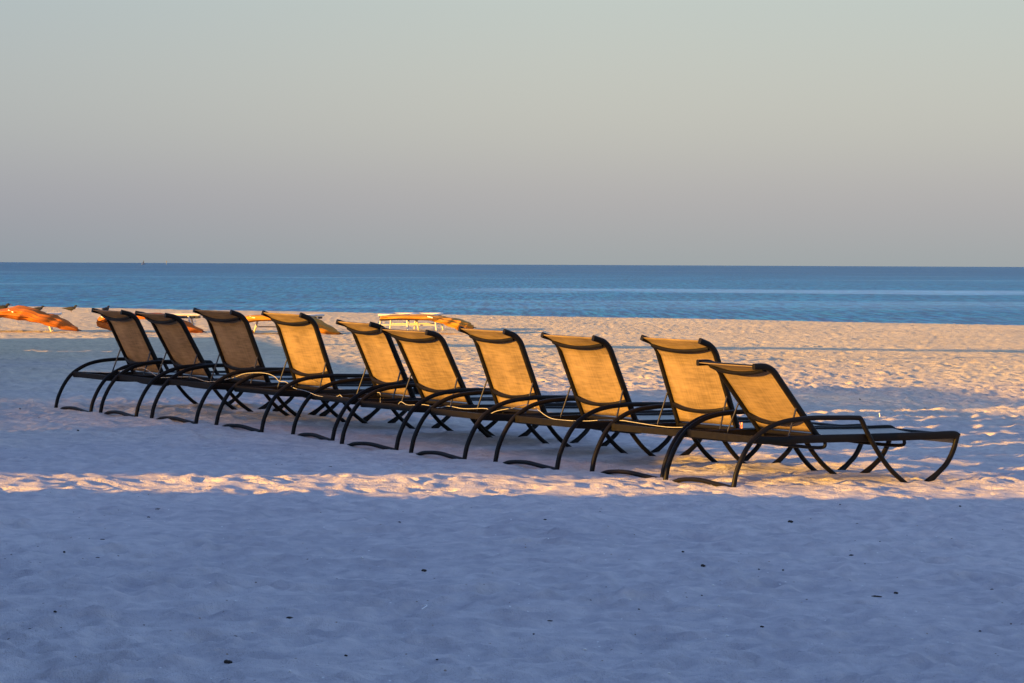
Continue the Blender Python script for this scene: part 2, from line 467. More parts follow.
# back parts live in a frame with +Z up the back, -X towards the rear
BP = back_profile()
def sheet(path_xz, half, t, sag, ny=13):
    """thin slab along a path, spanning +-half in y and sagging in the middle"""
    n = len(path_xz); top, bot = [], []
    for i, (x, z) in enumerate(path_xz):
        q0, q1 = path_xz[max(0, i - 1)], path_xz[min(n - 1, i + 1)]
        tx, tz = q1[0] - q0[0], q1[1] - q0[1]; L = math.hypot(tx, tz); nx, nz = -tz / L, tx / L
        e = min(1, min(i, n - 1 - i) / 4.0)
        for j in range(ny):
            yy = -half + 2 * half * j / (ny - 1)
            s = sag * (1 - (yy / half) ** 2) * e
            top.append((x + nx * (s + t / 2), yy, z + nz * (s + t / 2)))
            bot.append((x + nx * (s - t / 2), yy, z + nz * (s - t / 2)))
    vs = top + bot; o = len(top); fs = []
    for i in range(n - 1):
        for j in range(ny - 1):
            a = i * ny + j
            fs.append((a, a + 1, a + ny + 1, a + ny)); fs.append((o + a, o + a + ny, o + a + ny + 1, o + a + 1))
    for i in range(n - 1):
        a = i * ny; fs.append((a, a + ny, o + a + ny, o + a)); a += ny - 1; fs.append((a, o + a, o + a + ny, a + ny))
    for j in range(ny - 1):
        fs.append((j, o + j, o + j + 1, j + 1)); a = (n - 1) * ny + j; fs.append((a, a + 1, o + a + 1, o + a))
    mb = MB(); mb.add(vs, fs, True); return mb

def mesh_set():
    D = {}
    for s, nm in ((-1, 'n'), (1, 'f')):
        b = MB(); b.sweep(smooth_path([(x, s * W2, z) for x, z in ARM], 90), rrect(.0165, .014, .8), (0, 1, 0)); D['arm' + nm] = b.mesh('arm_leg_tube', M_FRAME)
        b = MB(); pth = smooth_path([(x, s * (W2 - .032), z) for x, z in RAIL], 40)
        b.sweep(pth, rrect(.027, .015, .5), (0, 1, 0)); D['rail' + nm] = b.mesh('side_rail', M_FRAME)
        b = MB(); pth = smooth_path([(x, s * (W2 - .03), z) for x, z in FOOT], 30)
        sc = [(1.0 + .55 * max(0, (k / (len(pth) - 1) - .8) / .2), 1) for k in range(len(pth))]
        b.sweep(pth, rrect(.018, .014, .8), (0, 1, 0), sc); D['foot' + nm] = b.mesh('foot_leg', M_FRAME)
    b = MB(); b.box((.160, -W2 + .015, .289), (.180, W2 - .015, .334)); D['rearbar'] = b.mesh('rear_crossbar', M_FRAME)
    b = MB(); b.sweep(smooth_path([(0.0, -W2, -.004), (.005, -W2 * .55, .008), (.01, 0, .022), (.008, W2 * .5, .012), (.004, W2 * .75, -.012), (0.0, W2, -.03)], 30), rrect(.019, .015, .8), (0, 0, 1)); D['footbar'] = b.mesh('ground_bar', M_FRAME)
    b = MB()
    for X, dz in ((.80, .05), (1.5, .045)):
        b = MB(); b.tube(smooth_path([(X, -W2 + .04, .298), (X, -W2 + .07, .298 - dz), (X, 0, .29 - dz), (X, W2 - .07, .298 - dz), (X, W2 - .04, .298)], 40), .012, 8, (1, 0, 0)); D['brace%d' % (X > 1)] = b.mesh('seat_brace', M_FRAME)
    b = MB(); b.tube([(1.965, -W2 + .045, .312), (1.965, W2 - .045, .312)], .017, 10, (1, 0, 0)); D['endbar'] = b.mesh('end_crossbar', M_FRAME)
    seat = [(x, .327 + .004 * math.sin(x * 3)) for x in np.linspace(.77, 1.92, 22)] + [(1.95, .325), (1.97, .318), (1.982, .306), (1.98, .285), (1.97, .262)]
    D['seat'] = sheet([(x, z) for x, z in seat], W2 - .05, .004, -.018).mesh('seat_sling', M_SEAT)
    # back frame: two side tubes + the hinge bar + the curled top end bar
    b = MB()
    for s in (-1, 1):
        b.sweep([(-q[1], s * WB, q[0]) for q in BP], rrect(.021, .015, .7), (0, 1, 0))
    b.tube([(0, -WB - .03, .0), (0, WB + .03, .0)], .015, 8, (1, 0, 0))
    e = BP[-2]; b.tube([(-e[1] + .012, -WB + .01, e[0] - .006), (-e[1] + .012, WB - .01, e[0] - .006)], .008, 8, (1, 0, 0))
    D['bframe'] = b.mesh('back_frame', M_FRAME)
    tip = BP[-1]; a0 = .53                    # above the bend the sling spans straight from the back to the curled tip
    cur = [q for q in BP if q[0] > a0 or q[1] > 0][:]; ca = np.array([q[0] for q in cur]); cb = np.array([q[1] for q in cur])
    sl_path = [(.004, a) for a in np.linspace(.025, a0, 14)]
    for t in np.linspace(.1, 1, 10):          # halfway between the tube's curve and the straight span
        a = a0 + (tip[0] - a0) * t
        sl_path.append((.004 - .5 * (tip[1] + .004) * t - .5 * float(np.interp(a, ca, cb)), a))
    D['bsling'] = sheet(sl_path, WB - .012, .004, .012).mesh('back_sling', M_SLING)
    for nm, a, bow in (('head', .628, .03), ('lumbar', .165, .05)):
        xo = -.012 - (.031 if nm == 'head' else 0)
        b = MB(); b.sweep(smooth_path([(xo, -WB + .008, a), (xo - bow * .75, -WB * .55, a - .012), (xo - bow, 0, a - .018), (xo - bow * .75, WB * .55, a - .012), (xo, WB - .008, a)], 36), rrect(.014, .010, .8), (1, 0, 0)); D[nm] = b.mesh('back_bow', M_FRAME)
    b = MB(); b.tube([(0, 0, 0), (0, 0, 1)], .0065, 8, (1, 0, 0)); D['rod'] = b.mesh('prop_rod', M_ROD)
    return D
DM = mesh_set()

LAB = ['lounge chair nearest the camera, back reclined lowest, whole seat and foot end in view',
       'lounge chair directly behind the low-reclined one, its tall amber back partly hidden by it',
       'sunlit lounge chair third from the right end, between two evenly spaced amber backs',
       'sunlit lounge chair fourth from the right, beneath the crumpled end of the amber canvas',
       'sunlit lounge chair whose back overlaps its left neighbour, in front of the end-on white loungers',
       'sunlit lounge chair with narrowest amber back, turned most side-on and overlapped at its right',
       'leftmost of the sunlit amber lounge chairs, beside the dim brown ones',
       'dim brown lounge chair next to the first sunlit one, tallest of the three shaded backs',
       'dim brown shaded lounge chair standing second from the left end of the row',
       'dim brown lounge chair at the far left end of the row']
chairs = []
for i, c in enumerate(CH):
    X, Y = chair_basis(c)
    root = empty('lounge_chair')
    M = Matrix((X, Y, GN)).transposed().to_4x4(); M.translation = Vector(c[:3])
    root.matrix_world = M
    root.rotation_mode = 'XYZ'
    tag(root, LAB[i], 'lounge chair', 'row of sling lounge chairs on the sand')
    beta = c[4]
    def part(key):
        me = DM[key]
        return link(bpy.data.objects.new(me.name.split('.')[0], me), root)
    for k in ('armn', 'armf', 'railn', 'railf', 'footn', 'footf', 'rearbar', 'footbar', 'brace0', 'brace1', 'endbar', 'seat'):
        part(k)
    for k in ('bframe', 'bsling', 'head', 'lumbar'):
        o = part(k); o.location = (.75, 0, .327); o.rotation_euler = (0, -(math.pi / 2 - beta), 0)
    for s in (-1, 1):
        a = .275
        top = Vector((.75 - a * math.cos(beta), s * (WB + .004), .327 + a * math.sin(beta)))
        bot = Vector((top.x - .085, s * (WB + .025), .31))
        o = part('rod'); o.location = bot
        d = top - bot
        o.rotation_mode = 'QUATERNION'; o.rotation_quaternion = d.to_track_quat('Z', 'X'); o.scale = (1, 1, d.length)
    chairs.append((root, M))
# small printed care label on the nearest chair
b = MB(); b.box((-.002, -.016, -.02), (.002, .016, .02)); 
m_lab, nt, bs = mat('care_label'); 
tcn = N(nt, 'ShaderNodeTexCoord'); ck = N(nt, 'ShaderNodeTexWave'); ck.inputs['Scale'].default_value = 30; ck.inputs['Distortion'].default_value = 2
nt.links.new(tcn.outputs['Object'], ck.inputs['Vector'])
rp = N(nt, 'ShaderNodeValToRGB'); rp.color_ramp.elements[0].color = (.45, .03, .02, 1); rp.color_ramp.elements[1].color = (.7, .66, .6, 1)
nt.links.new(ck.outputs['Color'], rp.inputs['Fac']); nt.links.new(rp.outputs['Color'], bs.inputs['Base Color'])
o = b.build('care_label', m_lab, chairs[0][0]); o.location = (.60, .325, .361); tag(o, 'small red and white printed label')

# ------------------------------------------------------------------ pale cord strung along the backs of the row
cord_px = [(83, 371.7), (90, 371), (108, 372.5), (124, 370), (139.6, 368), (145.5, 369), (158, 376.6), (166, 377.5), (191, 377), (208.6, 381.6), (232, 378), (245, 373.5), (264, 373), (274.5, 376.5), (279, 381), (286, 382),
           (294, 388), (306, 391), (319, 396), (335.6, 396.6), (340, 395), (343.7, 398), (354.7, 399.5), (365, 397.3), (371, 394.4), (380, 393), (380.7, 404), (390, 405.2), (397, 405.4), (401, 401.7), (408, 405), (424, 404.6), (438.7, 407.9), (448, 406), (464, 408.7), (487, 408.7), (488.6, 414.3), (496.7, 411), (512.8, 407.9), (530, 405), (548, 417), (562, 420), (585, 421), (603, 420), (622.6, 420.6), (631, 421.8), (666.5, 427), (691, 427)]
# the cord hangs in the upright plane through the chairs' rear rails
A0 = chairs[9][1] @ Vector((.22, .35, 0)); A1 = chairs[1][1] @ Vector((.22, -.35, 0))
nn = Vector((A1.y - A0.y, A0.x - A1.x, 0)).normalized()
cp = []
for px, row in cord_px:
    d = cam_ray(px, row); t = A0.dot(nn) / d.dot(nn); cp.append(d * t)
b = MB(); b.tube(smooth_path(cp, 190), .0024, 6, (0, 0, 1))
tag(b.build('cord', M_CORD), 'thin pale cord strung loosely along the rear rails of the chairs', 'cord')

# ------------------------------------------------------------------ far loungers and the orange canvas lying over them
def far_lounger():
    D = {}
    L, w, h = 1.9, .30, .36
    b = MB()
    ring = [(0, -w + .06), (.0, w - .06), (.02, w - .015), (.07, w), (L - .07, w), (L - .02, w - .015), (L, w - .06), (L, -w + .06), (L - .02, -w + .015), (L - .07, -w), (.07, -w), (.02, -w + .015), (0, -w + .06)]
    b.tube([(x, y, h) for x, y in ring], .024, 8, (0, 0, 1))
    D['frame'] = b.mesh('frame', M_WHITE)
    b = MB()
    for k in range(19):
        x = .1 + k * (L - .2) / 18
        b.box((x - .034, -w + .01, h - .075), (x + .034, w - .01, h - .03))
    D['straps'] = b.mesh('strap_seat', M_STRAP)
    for i, (x, lean) in enumerate(((.28, -.12), (L - .28, .12))):
        for j, s in enumerate((-1, 1)):
            b = MB(); b.tube(smooth_path([(x, s * (w - .01), h), (x + lean * .4, s * (w + .0), h * .5), (x + lean, s * (w + .03), -.03)], 10), .02, 8, (0, 1, 0))
            D['leg%d%d' % (i, j)] = b.mesh('leg', M_WHITE)
        b = MB(); b.tube([(x + lean * .55, -w - .01, h * .38), (x + lean * .55, w + .01, h * .38)], .014, 8, (1, 0, 0))
        D['bar%d' % i] = b.mesh('leg_brace', M_WHITE)
    return D
FL = far_lounger()
def put_lounger(px, row, yaw, label, dy=0.0):
    p = on_ground(px, row); p.y += dy
    r = empty('beach_lounger', (p.x, p.y, float(ground_base(p.x, p.y))), yaw)
    tag(r, label, 'beach lounger', 'white framed loungers near the water')
    for k, me in FL.items():
        link(bpy.data.objects.new(me.name.split('.')[0], me), r)
    return r, p

def canvas(name, px0, row0, path, mat_, label, seed, depth=.55):
    """folded canopy cloth lying over loungers: a pleated body swept along an arched path (x across, z up, metres)"""
    p = on_ground(px0, row0)
    r = empty(name, (p.x, p.y, float(ground_base(p.x, p.y))))
    tag(r, label, 'folded umbrella', 'folded orange umbrellas lying over the loungers')
    rg = random.Random(seed)
    path_s = smooth_path([(x * .95, y * .2, z * .95) for x, y, z, *_ in path], 54)
    n = len(path_s); ks = np.linspace(0, len(path) - 1, n)
    dw = np.interp(ks, range(len(path)), [q[3] for q in path]); hw = np.interp(ks, range(len(path)), [q[4] for q in path])
    seg = 40; vs = []
    ph = [rg.uniform(0, 6.28) for _ in range(4)]
    for i, q in enumerate(path_s):
        for k in range(seg):
            t = 2 * math.pi * k / seg
            fold = 1 + .06 * math.sin(7 * t + ph[0] + i * .05) + .07 * math.sin(11 * t + ph[1] - i * .09) + .05 * math.sin(i * .7 + ph[2] + 3 * t)
            vs.append((q.x + .02 * math.sin(i * .9 + t * 2 + ph[3]), q.y + dw[i] * fold * math.cos(t), q.z + hw[i] * fold * math.sin(t)))
    fs = [(i * seg + k, (i + 1) * seg + k, (i + 1) * seg + (k + 1) % seg, i * seg + (k + 1) % seg) for i in range(n - 1) for k in range(seg)]
    b = MB(); b.add(vs, fs, True); b.add(vs[:seg], [tuple(range(seg))]); b.add(vs[-seg:], [tuple(reversed(range(seg)))])
    b.build('canopy_cloth', mat_, r)
    e0, e1 = path_s[-5], path_s[-1]; d = (e1 - e0).normalized()
    b = MB(); b.tube([e1 - d * .1, e1 + d * .08], .014, 8, (0, 1, 0), [1, .6]); b.build('pole_tip', M_STRAP, r)
    k = n // 3
    b = MB(); b.tube([path_s[k] + Vector((-.05, -dw[k] * .9, hw[k] * .55)), path_s[k] + Vector((.06, -dw[k] * .98, hw[k] * .2))], .012, 6, (0, 0, 1)); b.build('tie_strap', M_SHELL, r)
    return r, p

put_lounger(-32, 331.0, .10, 'white lounger under the orange canvas at the left edge')
put_lounger(112, 331.5, .02, 'white lounger behind the two leftmost dim brown chairs')
put_lounger(262, 333.5, 1.05, 'white lounger with splayed legs seen between a dim chair and a sunlit one')
put_lounger(392, 331.5, 1.45, 'left one of the two end-on white loungers under the amber canvas')
put_lounger(421, 331.5, 1.50, 'right one of the two end-on white loungers under the amber canvas')
# x along the picture, y away, z up, half depth, half height
canvas('folded_umbrella', -18, 332, [(-.9, .3, .38, .45, .06), (0, .3, .39, .45, .06), (.4, .3, .41, .45, .075), (.8, .25, .41, .45, .14), (1.02, .2, .39, .40, .14), (1.29, .12, .31, .34, .125), (1.56, .30, .24, .26, .125), (1.75, .55, .17, .2, .11), (2.04, .95, .06, .10, .04)], M_ORANGE, 'orange folded umbrella at left edge, sloping down to a dark pole tip', 3)
canvas('folded_umbrella', 93, 332, [(.54, -.1, .03, .10, .03), (.32, 0, .14, .2, .085), (.12, .1, .22, .22, .075), (.4, .2, .33, .3, .07), (1.1, .25, .345, .42, .06), (1.5, .2, .33, .38, .085), (1.85, .4, .2, .3, .125), (2.1, .75, .1, .2, .10), (2.38, 1.1, .02, .1, .03)], M_ORANGE, 'orange folded umbrella arching behind the two leftmost dim brown chairs', 5)
canvas('folded_umbrella', 243, 333.5, [(.22, -.1, .02, .12, .03), (.06, 0, .1, .2, .07), (.02, .2, .28, .35, .08), (.4, .4, .345, .5, .065), (1.1, .4, .34, .5, .065), (1.45, .35, .27, .42, .11), (1.7, .6, .15, .34, .125), (1.95, .95, .06, .22, .07), (2.1, 1.2, .01, .1, .02)], M_AMBER, 'amber folded umbrella behind the first sunlit chair, domed end on sand', 8)
canvas('folded_umbrella', 383, 333, [(-.05, .5, .33, .5, .05), (.3, .6, .35, .6, .055), (.95, .6, .35, .6, .06), (1.25, .4, .31, .45, .07), (1.5, .3, .25, .36, .10), (1.72, .3, .19, .3, .12), (1.9, .5, .17, .22, .08), (2.02, .7, .14, .12, .04)], M_AMBER, 'amber folded umbrella over the two end-on loungers, crumpled at right', 11)

# ------------------------------------------------------------------ shore birds
def bird_mat():
    m, nt, bs = mat('black_and_white_plumage')
    tc = N(nt, 'ShaderNodeTexCoord'); sp = N(nt, 'ShaderNodeSeparateXYZ'); nt.links.new(tc.outputs['Object'], sp.inputs[0])
    no = N(nt, 'ShaderNodeTexNoise'); no.inputs['Scale'].default_value = 25; nt.links.new(tc.outputs['Object'], no.inputs['Vector'])
    # white below a line that climbs towards the face, black above
    a = N(nt, 'ShaderNodeMath', operation='MULTIPLY_ADD'); a.inputs[1].default_value = -.55; nt.links.new(sp.outputs[0], a.inputs[0]); nt.links.new(sp.outputs[2], a.inputs[2])
    c = N(nt, 'ShaderNodeMath', operation='MULTIPLY_ADD'); c.inputs[1].default_value = .03; nt.links.new(no.outputs['Fac'], c.inputs[0]); nt.links.new(a.outputs[0], c.inputs[2])
    g = N(nt, 'ShaderNodeMath', operation='GREATER_THAN'); g.inputs[1].default_value = .05; nt.links.new(c.outputs[0], g.inputs[0])
    mx = N(nt, 'ShaderNodeMix'); mx.data_type = 'RGBA'; mx.inputs[6].default_value = (.5, .47, .43, 1); mx.inputs[7].default_value = (.006, .0055, .006, 1)
    nt.links.new(g.outputs[0], mx.inputs[0]); nt.links.new(mx.outputs[2], bs.inputs['Base Color']); bs.inputs['Roughness'].default_value = .8
    return m
M_BIRD = bird_mat(); M_BILL = paint('dark_red_bill', (.06, .012, .006), .5, .2, 30)
def bird_meshes():
    b = MB()
    # tail -> belly -> breast -> neck -> head, one continuous body
    pth = [(-.25, 0, .115), (-.17, 0, .115), (-.08, 0, .115), (.02, 0, .115), (.09, 0, .13), (.125, 0, .165), (.15, 0, .195), (.175, 0, .20), (.20, 0, .197)]
    rad = [.008, .022, .055, .068, .058, .036, .034, .034, .012]
    ps = smooth_path(pth, 40); ks = np.linspace(0, len(pth) - 1, len(ps)); rr = np.interp(ks, range(len(pth)), rad)
    b.tube(ps, 1.0, 12, (0, 1, 0), [float(r) for r in rr])
    for s in (-1, 1):     # folded wings reaching past the tail
        w = smooth_path([(.07, s * .052, .135), (-.05, s * .06, .14), (-.18, s * .035, .13), (-.30, s * .012, .122)], 18)
        b.sweep(w, rrect(.028, .010, .9), (0, 1, 0), [1 - .75 * k / (len(w) - 1) for k in range(len(w))])
    body = b.mesh('shorebird', M_BIRD)
    b = MB(); b.tube([(.195, 0, .196), (.245, 0, .188), (.285, 0, .178)], .011, 6, (0, 1, 0), [1, .7, .2]); bill = b.mesh('bill', M_BILL)
    legs = []
    for s in (-1, 1):
        b = MB(); b.tube([(.01, s * .025, .06), (.0, s * .025, .03), (.012, s * .025, 0.0), (.04, s * .027, -.002)], .006, 6, (0, 1, 0)); legs.append(b.mesh('leg', M_BILL))
    return body, bill, legs
BB, BI, BL = bird_meshes()
for px, row, yaw, sc, lab in ((38, 312.2, .15, 0.84, 'black backed shorebird crouching right of the orange umbrella hump'),
                              (71, 312.6, -.1, 0.90, 'black shorebird with pointed tail standing alone between umbrella and chairs'),
                              (2, 312.4, .05, 1.08, 'white faced shorebird standing at the left edge behind the orange canvas'),
                              (27, 312.5, 2.6, 0.72, 'small pale breasted shorebird just behind the top of the orange hump'),
                              (106, 312.6, 1.2, 0.90, 'white headed shorebird showing above the leftmost chair back')):
    p = on_ground(px, row, 60.0)
    o = link(bpy.data.objects.new('shorebird', BB)); o.location = (p.x, p.y, gz(p.x, p.y)); o.rotation_euler = (0, 0, yaw); o.scale = (sc,) * 3
    tag(o, lab, 'bird', 'shorebirds by the waterline')
    link(bpy.data.objects.new('bill', BI), o)
    for l in BL: link(bpy.data.objects.new('leg', l), o)

# ------------------------------------------------------------------ specks on the horizon
def sea_point(px, Y):
    d = cam_ray(px, 264); return Vector((d.x / d.y * Y, Y, SEA))
p = sea_point(143.6, 3500)
r = empty('sailboat', p, .6); tag(r, 'tiny distant sailboat, left of the two specks on the horizon', 'sailboat')
b = MB(); b.sweep([(-2.6, 0, .35), (-1.8, 0, .3), (0, 0, .3), (1.8, 0, .4), (3.0, 0, .6)], rrect(.45, .8, .6), (0, 1, 0), [.7, 1, 1, .8, .1]); b.build('hull', M_HULL, r)
b = MB(); b.tube([(.3, 0, .5), (.3, 0, 5.2)], .10, 8, (1, 0, 0)); b.build('mast', M_HULL, r)
b = MB(); b.add([(.2, -.03, 1.1), (-1.5, -.03, 1.1), (.2, -.03, 5.0), (.2, .03, 1.1), (-1.5, .03, 1.1), (.2, .03, 5.0)], [(0, 1, 2), (3, 5, 4), (0, 3, 4, 1), (1, 4, 5, 2), (2, 5, 3, 0)]); b.build('sail', M_SAILW, r)
p = sea_point(166.4, 3300)
r = empty('channel_marker', p); tag(r, 'thin dark channel marker post, right of the two specks on the horizon', 'channel marker')
b = MB(); b.tube([(0, 0, -.5), (0, 0, 4.3)], .22, 8, (1, 0, 0)); b.build('post', M_HULL, r)
b = MB(); b.box((-.5, -.06, 2.9), (.5, .06, 3.9)); b.build('day_board', M_HULL, r)

# ------------------------------------------------------------------ litter on the sand
def scrap(seed, L, r):
    rg = random.Random(seed); b = MB()
    P = [(-L / 2, 0, r * .8), (-L * .15, rg.uniform(-.2, .2) * L, r * 1.4), (L * .2, rg.uniform(-.2, .2) * L, r), (L / 2, rg.uniform(-.15, .15) * L, r * 1.1)]
    ps = smooth_path(P, 12); b.sweep(ps, rrect(r, r * .7, .8), (0, 0, 1), [.4 + .9 * math.sin(math.pi * (.1 + .8 * k / (len(ps) - 1))) * rg.uniform(.75, 1.2) for k in range(len(ps))])
    return b.mesh('seaweed_scrap', M_SEAWEED)
SCR = [scrap(k, L, r) for k, (L, r) in enumerate(((.05, .009), (.035, .010), (.028, .011), (.065, .006)))]
def put_scrap(px, row, k, sc, label, name='seaweed_scrap', cat='seaweed scrap', grp='bits of dried seaweed on the sand', me=None):
    p = on_ground(px, row); o = link(bpy.data.objects.new(name, me or SCR[k])); o.location = (p.x, p.y, gz(p.x, p.y)); o.rotation_euler = (0, 0, random.uniform(-.7, .7)); o.scale = (sc * .5,) * 3
    return tag(o, label, cat, grp)
put_scrap(289.5, 618.5, 0, 1.35, 'thickest dark seaweed scrap, below left of the pale thread')
put_scrap(876.5, 600, 3, 1.5, 'long thin dark twig of seaweed at lower right')
put_scrap(896, 595.5, 1, 1.0, 'dark seaweed bit just above right of the long thin twig')
put_scrap(851.5, 561, 0, .95, 'dark seaweed scrap farther up the sand, right of centre')
put_scrap(790.5, 526, 1, 1.5, 'dark lump of seaweed below the nearest chair')
put_scrap(703, 573.5, 2, 1.2, 'small tan brown pod lying on the shaded sand'); 
put_scrap(424, 575.5, 1, 1.2, 'brown seaweed scrap near the middle of the shaded sand')
put_scrap(228, 663.5, 1, 1.5, 'dark seaweed lump near the bottom left')
put_scrap(236, 634, 2, 1.2, 'round dark seaweed bit left of the thick scrap')
put_scrap(158, 511, 3, 1.0, 'thin dark scrap just below the left part of the lit strip')
put_scrap(120, 682, 3, 1.7, 'thin dark twig cut by the bottom edge of the picture')
pods = [(148.6, 519.5), (102.5, 544), (238.6, 545.8), (280.7, 542.7), (165, 578), (30, 625), (55, 611), (253, 621), (358, 583), (397, 584), (346, 655), (437, 657.5), (399.5, 527), (98, 560), (64, 556), (14, 570), (684, 525), (857, 524.5), (683, 561), (840, 508),
        (545, 521), (671, 585), (759, 576), (783, 575), (767, 581), (672, 584), (639, 613), (762, 630), (578, 602), (550, 622), (534, 637), (980, 633), (992, 590), (600, 512), (702, 600), (930, 563), (468, 531), (744, 595), (960, 510), (880, 548), (210, 490), (330, 468), (78, 431), (20, 410), (39, 418.5), (160, 360), (900, 388), (912, 403), (930, 396), (925, 408), (860, 402), (980, 372), (505, 365), (350, 358)]
for k, (px, row) in enumerate(pods):
    put_scrap(px, row, (k * 7) % 4, random.uniform(.4, .8) if row > 480 else random.uniform(.8, 1.2), 'tiny dark fleck of dried seaweed scattered on the sand')
b = MB(); b.tube(smooth_path([(0, 0, -.01), (.003, 0, .018), (-.002, 0, .045)], 10), .006, 6, (0, 1, 0), None)
p = on_ground(879.5, 418); o = b.build('white_feather', M_SHELL); o.location = (p.x, p.y, gz(p.x, p.y)); tag(o, 'small white feather quill upright in the sand right of the nearest chair', 'feather')
b = MB(); b.tube(smooth_path([(-.01, .06, .004), (.012, .03, .012), (.014, -.02, .012), (-.004, -.06, .004)], 20), .0022, 6, (0, 0, 1))
p = on_ground(423, 613.5); o = b.build('white_thread', M_SHELL); o.location = (p.x, p.y, gz(p.x, p.y) + .004); tag(o, 'fine curved white thread lying on the shaded sand', 'thread')
sh = MB(); sh.sweep([(-.012, 0, .003), (-.006, 0, .006), (.004, 0, .007), (.012, 0, .003)], rrect(.009, .006, .9), (0, 0, 1), [.5, 1, 1, .4]); SH = sh.mesh('shell_bit', M_SHELL)
for px, row in ((321, 566), (329, 568), (362, 567), (713, 591.5), (751, 602), (719, 610.5), (669, 673.5), (727, 636), (726, 620), (630, 608), (290, 676.5), (403, 545), (585, 650), (498, 560), (912, 640), (60, 600)):
    put_scrap(px, row, 0, random.uniform(.7, 1.1), 'tiny white shell chip on the shaded foreground sand', 'shell_chip', 'shell', 'white shell chips on the sand', SH)

# ------------------------------------------------------------------ added sun blocker, unseen left of the view, shaped to throw the long shadows
T_Y = TAN / DY                                # rise of a sun ray per metre walked back along y
def fx0(y): return -.175 * y - 2.6
SLANT = .29                                   # the lit strip follows the beach's sideways fall
def ray_h(Y, y0):
    """height over the screen line at y0 of the sun ray that lands on the beach line y = Y + SLANT * x"""
    x0 = fx0(y0); d = (Y + SLANT * x0 - y0) / (DY - SLANT * DX)
    return -1.43 - .02 * (x0 + DX * d) + d * TAN
def meet(Y):                                  # where that beach line crosses the screen line
    return (Y - SLANT * 2.6) / (1 + SLANT * .175)
blocker = empty('sun_blocker', (fx0(10), 10, -1.4))
tag(blocker, 'added sun blocker out of view to the left, shaped to cast the beach shadows', 'blocker')
FO = Vector(blocker.location)
def panel(name, poly, th=.05):
    b = MB(); n = len(poly)
    A = [Vector((fx0(y), y, h)) - FO for y, h in poly]; B = [p + Vector((-th, 0, 0)) for p in A]
    b.add(A + B, [tuple(range(n)), tuple(reversed(range(n, 2 * n)))] + [(i, n + i, n + (i + 1) % n, (i + 1) % n) for i in range(n)])
    return b.build(name, M_BLOCKER, blocker)
GRD = -2.0
Y1, Y2 = 18.6, 20.25
m1, m2 = meet(Y1), meet(Y2)
def ragged(y0, y1, Y, amp):                   # uneven blocker edge along a sun line, breaking up the lit strip
    rg = random.Random(int(Y * 100)); out = []; y = y0; off = 0
    while y < y1:
        off = .55 * off + rg.uniform(-1, 1) * amp * (1 + max(0, 17 - y) * .16)
        out += [(y, ray_h(Y, y) + off), (min(y + .10, y1), ray_h(Y, min(y + .10, y1)) + off)]; y += .1005
    return out
panel('foreground_blocker', [(-14, GRD), (m1, GRD)] + [(m1, ray_h(Y1, m1))] + list(reversed(ragged(8.0, m1 - .01, Y1, .035))) + [(7.99, ray_h(Y1, 7.99)), (-14, ray_h(Y1, -14))])
panel('strip_blocker', ragged(13.6, m2 - .02, Y2, .02) + [(m2, ray_h(Y2, m2)), (m2, GRD), (21.9, GRD), (21.9, -.38), (18.3, -.26), (17.2, -.32), (15.6, ray_h(Y2, 15.6) + .07), (13.6, ray_h(Y2, 13.6) + .03)])
b = MB()
y = 21.91
while y < 26.4:
    b.box((fx0(y) - .012, y, GRD), (fx0(y), y + .0475, .50), Matrix.Translation(-FO)); y += .057
b.build('dimming_slats', M_BLOCKER, blocker)  # narrow gaps leak a little sun, dimming the three leftmost chair backs
panel('left_blocker', [(26.4, GRD), (42.6, GRD), (42.6, -.33), (26.4, -.30)])
panel('left_blocker', [(46.2, GRD), (53.5, GRD), (53.5, -.35), (46.2, -.34)])
def ray_l(Y, y0): return -1.46 + (Y - y0) / DY * TAN
panel('slot_blocker', [(42.62, GRD), (46.18, GRD), (46.18, ray_l(46.7, 46.18)), (42.62, ray_l(46.7, 42.62))])
panel('left_blocker', [(42.62, ray_l(47.0, 42.62)), (46.18, ray_l(47.0, 46.18)), (46.18, -.34), (42.62, -.33)])
for y in (15.0, 16.1, 17.25, 18.45, 19.6, 20.62):  # added blocks that stop sun passing between the chair backs
    lo = max(-.45, ray_h(Y2, y - .1) + .06)
    panel('gap_blocker', [(y - .1, lo), (y + .1, lo), (y + .1, .55), (y - .1, .55)], .08)
def ray_flat(Y, y0): return -1.5 + (Y - y0) / DY * TAN
panel('line_blocker', [(36, ray_flat(53.4, 36)), (47.5, ray_flat(53.4, 47.5)), (47.5, ray_flat(55.2, 47.5)), (36, ray_flat(55.2, 36))])  # sloping bar added to cast a dark line across the far sand
for yy in (36.2, 41.5, 47.3):
    panel('rail_post', [(yy, GRD), (yy + .12, GRD), (yy + .12, ray_flat(55.2, yy)), (yy, ray_flat(55.2, yy))], .12)

# ------------------------------------------------------------------ sun, sky, camera
S = bpy.data.lights.new('sun', 'SUN'); S.energy = 3.05; S.angle = math.radians(.5); S.color = (1.0, .51, .05)
so = bpy.data.objects.new('sun', S); link(so)
so.rotation_euler = Vector((DX * math.cos(ELEV), DY * math.cos(ELEV), -math.sin(ELEV))).to_track_quat('-Z', 'Y').to_euler()
so.location = (-40, -40, 30)

